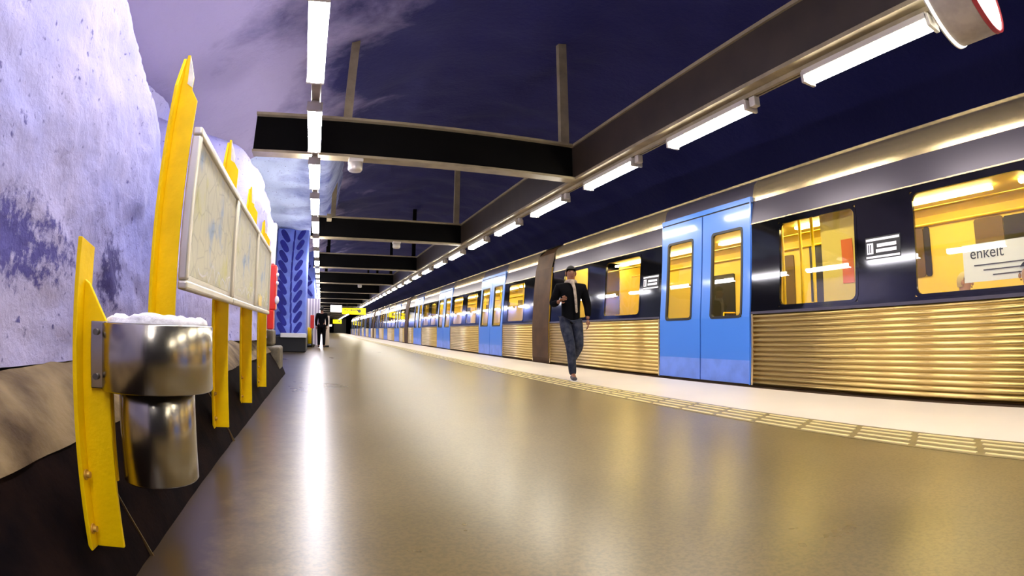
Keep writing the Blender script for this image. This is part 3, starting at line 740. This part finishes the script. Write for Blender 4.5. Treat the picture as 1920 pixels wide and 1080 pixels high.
def section(Y0, Y1, wins, doors, detail=True, far_near=None):
    sec = MB()
    # opaque shell: roof, far side, floor
    b = MB()
    b.grid([[(x, y, z) for x, z in [(5.45, 2.03), (5.45, 2.065), (5.50, 2.07), (5.8, 2.2), (6.5, 2.3), (7.3, 2.2), (7.8, 1.95), (7.96, 1.6), (7.99, -.72)]] for y in (Y0, Y1)], smooth=True)
    b.build('roof', 'roof', train)
    MB().box(5.43, 5.47, Y0, Y1, 2.025, 2.06).build('gutter', 'cove', train)
    MB().box(TX + .06, 7.98, Y0, Y1, -.86, -.70).build('car_floor', 'inner3', train)
    MB().box(TX + .10, 7.9, Y0 + .4, Y1 - .4, -1.5, -.86).build('underframe', 'black', train)
    # interior lining
    b = MB(); b.cur = 0
    b.grid([[(x, y, z) for x, z in [(5.24, 1.44), (5.6, 1.62), (6.0, 1.66), (7.0, 1.66), (7.6, 1.62), (7.76, 1.56), (7.80, 1.46)]] for y in (Y0 + .02, Y1 - .02)], smooth=True)
    b.cur = 0; b.box(7.80, 7.84, Y0, Y1, 1.3, 1.5); b.box(7.80, 7.84, Y0, Y1, -.7, .25)
    for y0, y1 in wins:  # pillars of the far side
        pass
    b.box(7.80, 7.86, Y0, Y1, .25, 1.3)
    b.cur = 2; b.box(7.87, 7.9, Y0, Y1, -.7, 1.3)
    b.cur = 0; b.box(TX + .13, 7.85, Y0, Y0 + .03, -.7, 1.62)
    b.box(TX + .13, 6.05, Y1 - .03, Y1, -.7, 1.62); b.box(6.95, 7.85, Y1 - .03, Y1, -.7, 1.62)
    b.cur = 1; b.box(7.74, 7.80, Y0 + .05, Y1 - .05, 1.42, 1.56)
    b.build('interior_lining', ['inner', 'inner2', 'inner3'], train)
    for fy0, fy1, fz0, fz1, fm in (far_near if far_near else [(a + .1, c - .1, .3, 1.28, 'inner3') for a, c in wins] + [(.5 * (a + c) - q0, .5 * (a + c) - q0 + .55, .1, 1.28, 'black') for a, c in doors for q0 in (.6, -.05)]):
        MB().prism(rrect(fy0, fy1, fz0, fz1, .04), 'x', 7.775, 7.80).build('far_window', fm, train)
    # light strips in the ceiling
    b = MB()
    for y in [Y0 + .5 + 1.9 * k for k in range(int((Y1 - Y0 - 1.2) / 1.9) + 1)]:
        b.box(5.95, 6.07, y, y + 1.5, 1.60, 1.64)
    l0 = b.build('ceiling_light', 'strip', train); l1 = l0.copy(); l1.location.x = 1.0; col.objects.link(l1)
    # side wall
    openings = sorted(doors); y = Y0
    for d0, d1 in openings + [(Y1, None)]:
        if d0 - y > .05:
            corr(y + .01, d0 - .01)
            wi = [w_ for w_ in wins if w_[0] > y - .01 and w_[1] < d0 + .01]
            b = MB(); slab(b, y, d0, ZS, ZW0, 0, .03); slab(b, y, d0, ZW1, ZT, 0, .03); q = y
            for w0, w1 in sorted(wi) + [(d0, None)]:
                slab(b, q, w0, ZW0, ZW1, 0, .03); q = w1
            b.build('window_band', 'band', train)
            b = MB(); b.grid([[(sx_(z) + dx, yy, z) for dx, z in ((-.006, ZT), (.004, 1.45), (.018, 1.56), (.036, ZR))] for yy in (y, d0)]); b.build('cant_panel', 'grey', train)
            MB().box(sx_(ZT) - .010, sx_(ZT) + .01, y, d0, ZT - .006, ZT + .008).build('drip_rail', 'cove', train)
            for w0, w1 in wi: window(w0, w1)
            roof_cove(y, d0)
        if d1 is not None:
            door(d0, d1); roof_cove(d0, d1, 'grey'); y = d1
    if detail:
        for d0, d1 in doors:
            m_ = (d0 + d1) / 2
            for xx, yy in ((5.75, d0 + .12), (5.75, d1 - .12), (6.5, m_), (7.25, d0 + .12), (7.25, d1 - .12)):
                MB().tube((xx, yy, -.70), (xx, yy, 1.66), .019, 10).build('grab_pole', 'pole', train)
            for yy in (d0 - .06, d1 + .02):
                b = MB(); b.box(TX + .16, 5.72, yy, yy + .03, -.7, .75); b.build('draught_screen', 'inner', train)
        for w0, w1 in wins:
            c = (w0 + w1) / 2
            for xa, xb in ((TX + .2, 6.05), (6.95, 7.75)):
                for s_ in (-1, 1):
                    yb = c + s_ * .62
                    b = MB(); b.box(xa, xb, min(yb, yb - s_ * .10), max(yb, yb - s_ * .10), -.25, .22)
                    b.box(xa, xb, min(yb, yb - s_ * .48), max(yb, yb - s_ * .48), -.32, -.22)
                    o = b.build('seat', 'seat', train, bevel=.03, seg=3)
                    g = MB(); g.tube((xa + .05 if xa > 6 else xb - .03, yb, .0), (xa + .05 if xa > 6 else xb - .03, yb, .33), .014, 8); g.tube((xa + .05 if xa > 6 else xb - .03, yb, .33), (xa + .35 if xa > 6 else xb - .35, yb, .33), .014, 8); g.build('seat_handle', 'pole', o)
        b = MB()
        b.tube((6.0, Y0 + .5, 1.30), (6.0, Y1 - .5, 1.30), .016, 8); b.tube((7.0, Y0 + .5, 1.30), (7.0, Y1 - .5, 1.30), .016, 8); b.build('handrail', 'pole', train)
# near section
A_w = [(-3.3, -2.0), (1.22, 2.53), (3.24, 4.41), (7.48, 8.69), (9.35, 10.5)]
A_d = [(-1.45, .55), (4.88, 6.88)]
section(-4.0, 11.12, A_w, A_d, far_near=[(1.45, 2.33, .80, 1.38, 'black'), (2.34, 2.80, .86, 1.40, 'inner3'), (3.56, 3.66, .70, 1.42, 'black'), (3.67, 3.95, .70, 1.42, 'inner3'),
    (5.66, 5.96, -.6, 1.44, 'black'), (6.34, 6.66, .40, 1.34, 'inner3'), (7.95, 8.72, -.2, 1.16, 'black'), (9.38, 9.68, .1, 1.05, 'inner3'), (12.3, 13.0, .2, 1.4, 'inner3'), (-2.5, -1.2, .3, 1.3, 'inner3')])
pw = [(.71, 1.97), (4.95, 6.3), (6.8, 8.2), (11.34, 12.5), (13.0, 14.3)]
pd = [(2.28, 4.55), (8.50, 10.9), (14.6, 16.9)]
def bellows(y0, y1):
    b = MB(); n = 7; P = []
    for i in range(n * 2 + 1):
        y = y0 + (y1 - y0) * i / (n * 2); o = .035 if i % 2 else 0
        P.append([(x + (o if x < 6 else -o), y, z - (o if z > 1.9 else 0)) for x, z in [(5.10, -.95), (5.04, -.6), (5.03, .1), (5.07, .9), (5.13, 1.5), (5.22, 1.85), (5.45, 2.04), (6.5, 2.2), (7.6, 2.0), (7.85, 1.5), (7.9, -.9)]])
    b.grid(P, smooth=False); b.build('gangway_bellows', 'bellows', train)
y = 12.07; bellows(11.12, 12.07); n = 0
while y < 90:
    e = y + 18.9
    section(y, e, [(y + a, y + c) for a, c in pw], [(y + a, y + c) for a, c in pd], detail=(n < 2))
    if e < 90: bellows(e, e + 1.15)
    y = e + 1.15; n += 1
# destination display beside the window, side marking
def display(y0, y1):
    b = MB(); b.cur = 0; slab(b, y0, y1, .69, .92, .004, .01); b.cur = 1; slab(b, y0 + .01, y1 - .01, .88, .905, .007, .004); slab(b, y0 + .01, y1 - .01, .70, .722, .007, .004)
    slab(b, y1 - .10, y1 - .02, .745, .86, .007, .004)
    b.cur = 2
    slab(b, y1 - .074, y1 - .06, .76, .845, .0085, .004); slab(b, y1 - .05, y1 - .036, .76, .845, .0085, .004)
    b.cur = 1
    for k in range(7):
        u = y0 + .05 + k * (y1 - y0 - .2) / 7; slab(b, u, u + .035, .81, .845, .007, .004); slab(b, u, u + .05, .755, .79, .007, .004)
    b.build('side_display', ['black', 'notice', 'ink'], train)
display(2.68, 3.12); display(6.95, 7.40)
# fittings seen through the near windows
b = MB(); b.cur = 0; b.box(5.40, 5.41, 1.05, 2.10, .38, .74)
b.build('window_notice', 'notice', train)
def text(body, size, loc, rot, m, name, parent, ext=.001):
    c = bpy.data.curves.new(name, 'FONT'); c.body = body; c.size = size; c.extrude = ext; c.materials.append(M_[m])
    tmp = bpy.data.objects.new(name, c); col.objects.link(tmp); bpy.context.view_layer.update()
    me = bpy.data.meshes.new_from_object(tmp.evaluated_get(bpy.context.evaluated_depsgraph_get())); bpy.data.objects.remove(tmp)
    o = bpy.data.objects.new(name, me); col.objects.link(o); o.location = loc; o.rotation_euler = rot; o.parent = parent; return o
text('enkelt', .15, (5.395, 2.02, .60), (R(90), 0, R(-90)), 'ink', 'notice_text', train)
b = MB()
for k in range(3): b.box(5.392, 5.398, 1.15, 1.98 - .1 * k, .53 - .05 * k, .54 - .05 * k)
b.build('notice_lines', 'grey', train)
b = MB(); b.box(5.37, 5.41, 3.42, 3.92, -.7, 1.62); b.build('draught_screen', 'inner', train)
b = MB(); b.prism([(3.46, .50), (3.62, .50), (3.62, 1.0), (3.46, 1.0)], 'x', 5.362, 5.37); b.build('orange_notice', 'orange', train)
for yy, xx in ((4.15, 5.5), (4.55, 5.75), (4.75, 5.6), (8.0, 5.7)):
    MB().tube((xx, yy, -.7), (xx, yy, 1.64), .022, 12).build('grab_pole', 'pole', train)

# ------------------------------------------------------------------ people
def skin_mesh(name, joints, edges, m, parent, root=None, sub=2, roots=()):
    keys = list(joints); me = bpy.data.meshes.new(name)
    me.from_pydata([joints[k][0] for k in keys], [(keys.index(a), keys.index(c)) for a, c in edges], [])
    me.materials.append(M_[m])
    o = bpy.data.objects.new(name, me); col.objects.link(o); o.parent = parent
    bm = bmesh.new(); bm.from_mesh(me); sk = bm.verts.layers.skin.verify(); bm.verts.ensure_lookup_table()
    for i, k in enumerate(keys):
        r = joints[k][1]; bm.verts[i][sk].radius = r if isinstance(r, tuple) else (r, r)
        bm.verts[i][sk].use_root = (k == root) or (k in roots)
    bm.to_mesh(me); bm.free()
    s = o.modifiers.new('skin', 'SKIN'); s.use_smooth_shade = True
    d = o.modifiers.new('sub', 'SUBSURF'); d.levels = sub; d.render_levels = sub
    return o
def hand(name, wrist, dirv, palmn, m, parent, curl=.5):
    """palm and five fingers; dirv towards the fingers, palmn palm normal"""
    d = Vector(dirv).normalized(); n = Vector(palmn).normalized(); s = d.cross(n).normalized(); w0 = Vector(wrist)
    J = {'w': (w0, .024), 'p1': (w0 + d * .04, (.034, .016)), 'p2': (w0 + d * .085, (.036, .014))}; E = [('w', 'p1'), ('p1', 'p2')]; roots = ['w']
    for i, (off, L_) in enumerate(((-.03, .065), (-.010, .075), (.010, .072), (.03, .056))):
        p = w0 + d * .08 + s * off; a0 = curl * .5
        q = p + (d * math.cos(a0) + n * math.sin(a0)) * L_ * .45; a1 = curl * 1.3
        q2 = q + (d * math.cos(a1) + n * math.sin(a1)) * L_ * .32; a2 = curl * 2.0; q3 = q2 + (d * math.cos(a2) + n * math.sin(a2)) * L_ * .25
        for k, (pt, r) in enumerate(((p, .0095), (q, .009), (q2, .0082), (q3, .007))): J['f%d%d' % (i, k)] = (pt, r)
        E += [('f%d%d' % (i, k), 'f%d%d' % (i, k + 1)) for k in range(3)]; roots.append('f%d0' % i)
    p = w0 + d * .025 - s * .025; q = p + d * .03 - s * .028 + n * .01; q2 = q + d * .03 - s * .004 + n * .012
    for k, (pt, r) in enumerate(((p, .012), (q, .0105), (q2, .0085))): J['t%d' % k] = (pt, r)
    E += [('t0', 't1'), ('t1', 't2')]; roots.append('t0')
    return skin_mesh(name, {k: (tuple(v[0]), v[1]) for k, v in J.items()}, E, m, parent, roots=roots, sub=1)
def face(parent, hc, s, skin, hair, yaw=0.0, long=False):
    """features on a head centred at hc, looking along -y"""
    e = empty('face', hc, yaw); e.parent = parent
    for k in (-1, 1):
        MB().ball((k * .031 * s, -.081 * s, .012 * s), .010 * s, .007 * s, .0055 * s).build('eye', 'eye', e)
        MB().ball((k * .031 * s, -.0905 * s, .012 * s), .005 * s, .003 * s, .005 * s).build('iris', 'hair', e)
        MB().ball((k * .031 * s, -.088 * s, .030 * s), .018 * s, .005 * s, .004 * s).build('eyebrow', 'hair', e)
        MB().ball((k * .080 * s, .004 * s, .0), .012 * s, .022 * s, .032 * s).build('ear', skin, e)
    MB().ball((0, -.095 * s, -.012 * s), .014 * s, .018 * s, .026 * s).build('nose', skin, e)
    MB().ball((0, -.083 * s, -.052 * s), .024 * s, .009 * s, .008 * s).build('mouth', 'lip', e)
    b = MB(); P = []
    for i in range(25):
        a = 2 * math.pi * i / 24; row = []
        for j in range(9):
            ph = math.radians(118 if math.sin(a) > -.2 else 62) * j / 8; rr = 1 + .03 * noise.noise(Vector((math.cos(a) * 4, math.sin(a) * 4, ph * 3)))
            row.append((.086 * s * rr * math.sin(ph) * math.cos(a), .102 * s * rr * math.sin(ph) * math.sin(a) + .008 * s, .118 * s * rr * math.cos(ph) + .012 * s))
        P.append(row)
    b.grid(P); b.build('hair', hair, e)
    return e
def walker():
    t = empty('person', (3.62, 7.17, -FH), R(-16))
    tag(t, 'person in black jacket, scarf and jeans striding along the platform edge', 'person')
    body = {'pelvis': ((0, .02, .93), (.10, .07)), 'belly': ((0, .01, 1.08), (.11, .08)), 'chest': ((0, 0, 1.27), (.155, .105)), 'upper': ((0, .01, 1.38), (.10, .085)), 'neck': ((0, 0, 1.47), .052), 'chin': ((0, -.015, 1.53), (.060, .066)), 'head': ((0, -.008, 1.59), (.074, .088)), 'crown': ((0, 0, 1.655), (.058, .07)),
            'shR': ((-.17, .01, 1.385), .06), 'elR': ((-.27, .03, 1.12), .045), 'wrR': ((-.20, -.18, 1.17), .028),
            'shL': ((.17, .01, 1.385), .06), 'elL': ((.26, .05, 1.12), .045), 'wrL': ((.25, -.05, .90), .028),
            'hipR': ((-.07, .01, .90), .065), 'knR': ((-.03, -.14, .50), .046), 'anR': ((.0, -.16, .10), .036), 'toeR': ((.0, -.30, .035), (.04, .028)),
            'hipL': ((.07, .01, .90), .065), 'knL': ((.12, -.03, .50), .046), 'anL': ((.10, .33, .33), .036), 'toeL': ((.10, .36, .19), (.04, .028))}
    E = [('pelvis', 'belly'), ('belly', 'chest'), ('chest', 'upper'), ('upper', 'neck'), ('neck', 'chin'), ('chin', 'head'), ('head', 'crown'), ('upper', 'shR'), ('shR', 'elR'), ('elR', 'wrR'), ('upper', 'shL'), ('shL', 'elL'), ('elL', 'wrL'),
         ('pelvis', 'hipR'), ('hipR', 'knR'), ('knR', 'anR'), ('anR', 'toeR'), ('pelvis', 'hipL'), ('hipL', 'knL'), ('knL', 'anL'), ('anL', 'toeL')]
    skin_mesh('body', body, E, 'skin', t, 'pelvis')
    J = {'hem': ((0, .02, .83), (.165, .13)), 'belly': ((0, .01, 1.04), (.155, .12)), 'chest': ((0, 0, 1.27), (.185, .13)), 'upper': ((0, .01, 1.39), (.125, .105)), 'coll': ((0, .01, 1.46), (.075, .075)),
         'shR': ((-.18, .01, 1.385), .082), 'elR': ((-.28, .03, 1.12), .066), 'wrR': ((-.215, -.15, 1.165), .046), 'shL': ((.18, .01, 1.385), .082), 'elL': ((.27, .05, 1.12), .066), 'wrL': ((.255, -.04, .93), .046)}
    skin_mesh('jacket', J, [('hem', 'belly'), ('belly', 'chest'), ('chest', 'upper'), ('upper', 'coll'), ('upper', 'shR'), ('shR', 'elR'), ('elR', 'wrR'), ('upper', 'shL'), ('shL', 'elL'), ('elL', 'wrL')], 'shirt', t, 'belly')
    J = {'w': ((0, .02, 1.0), (.135, .11)), 'hipR': ((-.09, .01, .86), .105), 'knR': ((-.03, -.14, .50), .076), 'anR': ((.0, -.165, .07), .058),
         'hipL': ((.09, .01, .86), .105), 'knL': ((.12, -.03, .50), .076), 'anL': ((.10, .335, .30), .058)}
    skin_mesh('trousers', J, [('w', 'hipR'), ('hipR', 'knR'), ('knR', 'anR'), ('w', 'hipL'), ('hipL', 'knL'), ('knL', 'anL')], 'jeans', t, 'w')
    skin_mesh('shoe', {'a': ((.0, -.13, .06), (.045, .05)), 'b': ((.0, -.24, .042), (.046, .036)), 'c': ((.0, -.33, .036), (.040, .030))}, [('a', 'b'), ('b', 'c')], 'shoe', t, 'a')
    skin_mesh('shoe', {'a': ((.10, .36, .30), (.045, .05)), 'b': ((.10, .40, .20), (.046, .036)), 'c': ((.10, .385, .11), (.040, .030))}, [('a', 'b'), ('b', 'c')], 'shoe', t, 'a')
    MB().box(-.04, .04, -.36, -.08, 0, .014).build('shoe_sole', 'white', t, bevel=.006)
    k = {}; n = 12
    for i in range(n): a = 2 * math.pi * i / n; k['s%d' % i] = ((.078 * math.cos(a), .072 * math.sin(a) + .0, 1.465 - .02 * math.sin(a)), .028)
    k['e1'] = ((.03, -.12, 1.38), (.03, .018)); k['e2'] = ((.045, -.145, 1.22), (.028, .014)); k['e3'] = ((.06, -.14, 1.0), (.024, .012))
    skin_mesh('scarf', k, [('s%d' % i, 's%d' % ((i + 1) % n)) for i in range(n)] + [('s9', 'e1'), ('e1', 'e2'), ('e2', 'e3')], 'scarf', t, 's0', sub=1)
    hand('hand', (-.20, -.18, 1.17), (.35, -.85, .4), (.8, .3, 0), 'skin', t, .8)
    hand('hand', (.25, -.05, .90), (0, -.2, -1), (-1, 0, 0), 'skin', t, .4)
    face(t, (0, -.008, 1.60), .95, 'skin', 'hair')
    return t
walker()
def far_stander():
    t = empty('person', (.02, 21.4, -FH), R(180)); tag(t, 'distant person dressed in black standing by the pale cabinet', 'person')
    body = {'pelvis': ((0, 0, .90), (.12, .10)), 'belly': ((0, 0, 1.03), (.115, .09)), 'chest': ((0, 0, 1.2), (.14, .10)), 'upper': ((0, 0, 1.3), (.09, .08)), 'neck': ((0, 0, 1.39), .05), 'head': ((0, -.01, 1.49), (.07, .085)), 'crown': ((0, 0, 1.56), (.055, .07))}
    E = [('pelvis', 'belly'), ('belly', 'chest'), ('chest', 'upper'), ('upper', 'neck'), ('neck', 'head'), ('head', 'crown')]
    for s, k in ((-1, 'R'), (1, 'L')):
        body['sh' + k] = ((s * .165, 0, 1.30), .058); body['el' + k] = ((s * .21, .02, 1.04), .043); body['wr' + k] = ((s * .20, -.04, .82), .028)
        body['hip' + k] = ((s * .085, 0, .86), .09); body['kn' + k] = ((s * .095, -.01, .48), .058); body['an' + k] = ((s * .10, .01, .08), .04); body['toe' + k] = ((s * .11, -.13, .035), (.038, .028))
        E += [('upper', 'sh' + k), ('sh' + k, 'el' + k), ('el' + k, 'wr' + k), ('pelvis', 'hip' + k), ('hip' + k, 'kn' + k), ('kn' + k, 'an' + k), ('an' + k, 'toe' + k)]
    skin_mesh('body', body, E, 'skin', t, 'pelvis')
    J = {'hem': ((0, 0, .82), (.16, .12)), 'belly': ((0, 0, 1.0), (.14, .11)), 'chest': ((0, 0, 1.2), (.17, .12)), 'upper': ((0, 0, 1.31), (.11, .10)), 'coll': ((0, 0, 1.38), .07)}
    F = [('hem', 'belly'), ('belly', 'chest'), ('chest', 'upper'), ('upper', 'coll')]
    for s, k in ((-1, 'R'), (1, 'L')):
        J['sh' + k] = ((s * .17, 0, 1.30), .075); J['el' + k] = ((s * .22, .02, 1.04), .06); J['wr' + k] = ((s * .21, -.03, .85), .042); F += [('upper', 'sh' + k), ('sh' + k, 'el' + k), ('el' + k, 'wr' + k)]
    skin_mesh('coat', J, F, 'shirt', t, 'belly')
    J = {'w': ((0, 0, .90), (.12, .10))}; F = []
    for s, k in ((-1, 'R'), (1, 'L')):
        J['hip' + k] = ((s * .09, 0, .84), .10); J['kn' + k] = ((s * .10, -.01, .48), .072); J['an' + k] = ((s * .10, .01, .09), .056); F += [('w', 'hip' + k), ('hip' + k, 'kn' + k), ('kn' + k, 'an' + k)]
        skin_mesh('shoe', {'a': ((s * .10, .03, .05), (.045, .045)), 'b': ((s * .11, -.16, .036), (.042, .032))}, [('a', 'b')], 'shoe', t, 'a', sub=1)
        hand('hand', (s * .20, -.04, .82), (0, -.1, -1), (-s, 0, 0), 'skin', t, .4)
    skin_mesh('trousers', J, F, 'shirt', t, 'w')
    face(t, (0, -.01, 1.50), .92, 'skin', 'hair')
    b = MB(); b.box(-.12, .12, .11, .22, 1.0, 1.34); 
    return t
far_stander()
t = empty('help_point', (-.36, 21.7, -FH)); tag(t, 'red box on a slim post left of the distant person', 'help point')
MB().box(-.075, .075, -.07, .07, .75, 1.28).build('red_box', 'red', t, bevel=.02, seg=3)
MB().tube((0, 0, 0), (0, 0, .75), .025, 12).build('post', 'steel_dark', t)
def passenger(x, y, hair, coat, label, rz):
    t = empty('person', (x, y, -.70), rz); tag(t, label, 'person', 'seated train passengers')
    body = {'pelvis': ((0, 0, .50), (.13, .11)), 'belly': ((0, .01, .66), (.12, .10)), 'chest': ((0, .02, .82), (.15, .10)), 'upper': ((0, .02, .93), (.09, .08)), 'neck': ((0, .01, 1.01), .05), 'head': ((0, -.01, 1.10), (.07, .085)), 'crown': ((0, 0, 1.17), (.055, .07))}
    E = [('pelvis', 'belly'), ('belly', 'chest'), ('chest', 'upper'), ('upper', 'neck'), ('neck', 'head'), ('head', 'crown')]
    for s, k in ((-1, 'R'), (1, 'L')):
        body['sh' + k] = ((s * .165, .02, .93), .06); body['el' + k] = ((s * .21, 0, .68), .045); body['wr' + k] = ((s * .10, -.22, .62), .03)
        body['hip' + k] = ((s * .09, -.04, .50), .09); body['kn' + k] = ((s * .10, -.42, .50), .06); body['an' + k] = ((s * .10, -.42, .08), .04); body['toe' + k] = ((s * .11, -.54, .035), (.038, .028))
        E += [('upper', 'sh' + k), ('sh' + k, 'el' + k), ('el' + k, 'wr' + k), ('pelvis', 'hip' + k), ('hip' + k, 'kn' + k), ('kn' + k, 'an' + k), ('an' + k, 'toe' + k)]
    skin_mesh('body', body, E, 'skin_pale', t, 'pelvis')
    J = {'hem': ((0, 0, .50), (.15, .12)), 'belly': ((0, .01, .66), (.14, .115)), 'chest': ((0, .02, .82), (.17, .12)), 'upper': ((0, .02, .94), (.11, .10))}
    F = [('hem', 'belly'), ('belly', 'chest'), ('chest', 'upper')]
    for s, k in ((-1, 'R'), (1, 'L')):
        J['sh' + k] = ((s * .17, .02, .93), .075); J['el' + k] = ((s * .215, 0, .68), .06); J['wr' + k] = ((s * .11, -.20, .62), .042); F += [('upper', 'sh' + k), ('sh' + k, 'el' + k), ('el' + k, 'wr' + k)]
        hand('hand', (s * .10, -.22, .62), (-s * .3, -.9, 0), (0, 0, -1), 'skin_pale', t, .4)
    skin_mesh('coat', J, F, coat, t, 'belly')
    J = {'w': ((0, 0, .50), (.13, .11))}; F = []
    for s, k in ((-1, 'R'), (1, 'L')):
        J['hip' + k] = ((s * .09, -.06, .50), .10); J['kn' + k] = ((s * .10, -.42, .50), .075); J['an' + k] = ((s * .10, -.42, .10), .055); F += [('w', 'hip' + k), ('hip' + k, 'kn' + k), ('kn' + k, 'an' + k)]
    skin_mesh('trousers', J, F, 'jeans', t, 'w')
    face(t, (0, -.01, 1.11), .92, 'skin_pale', hair)
passenger(5.80, 2.26, 'hair_pale', 'shirt', 'pale haired train passenger seated below the white window notice', R(0))
passenger(5.40, 1.40, 'hair', 'orange', 'train passenger in reddish coat seated nearer the camera', R(180))
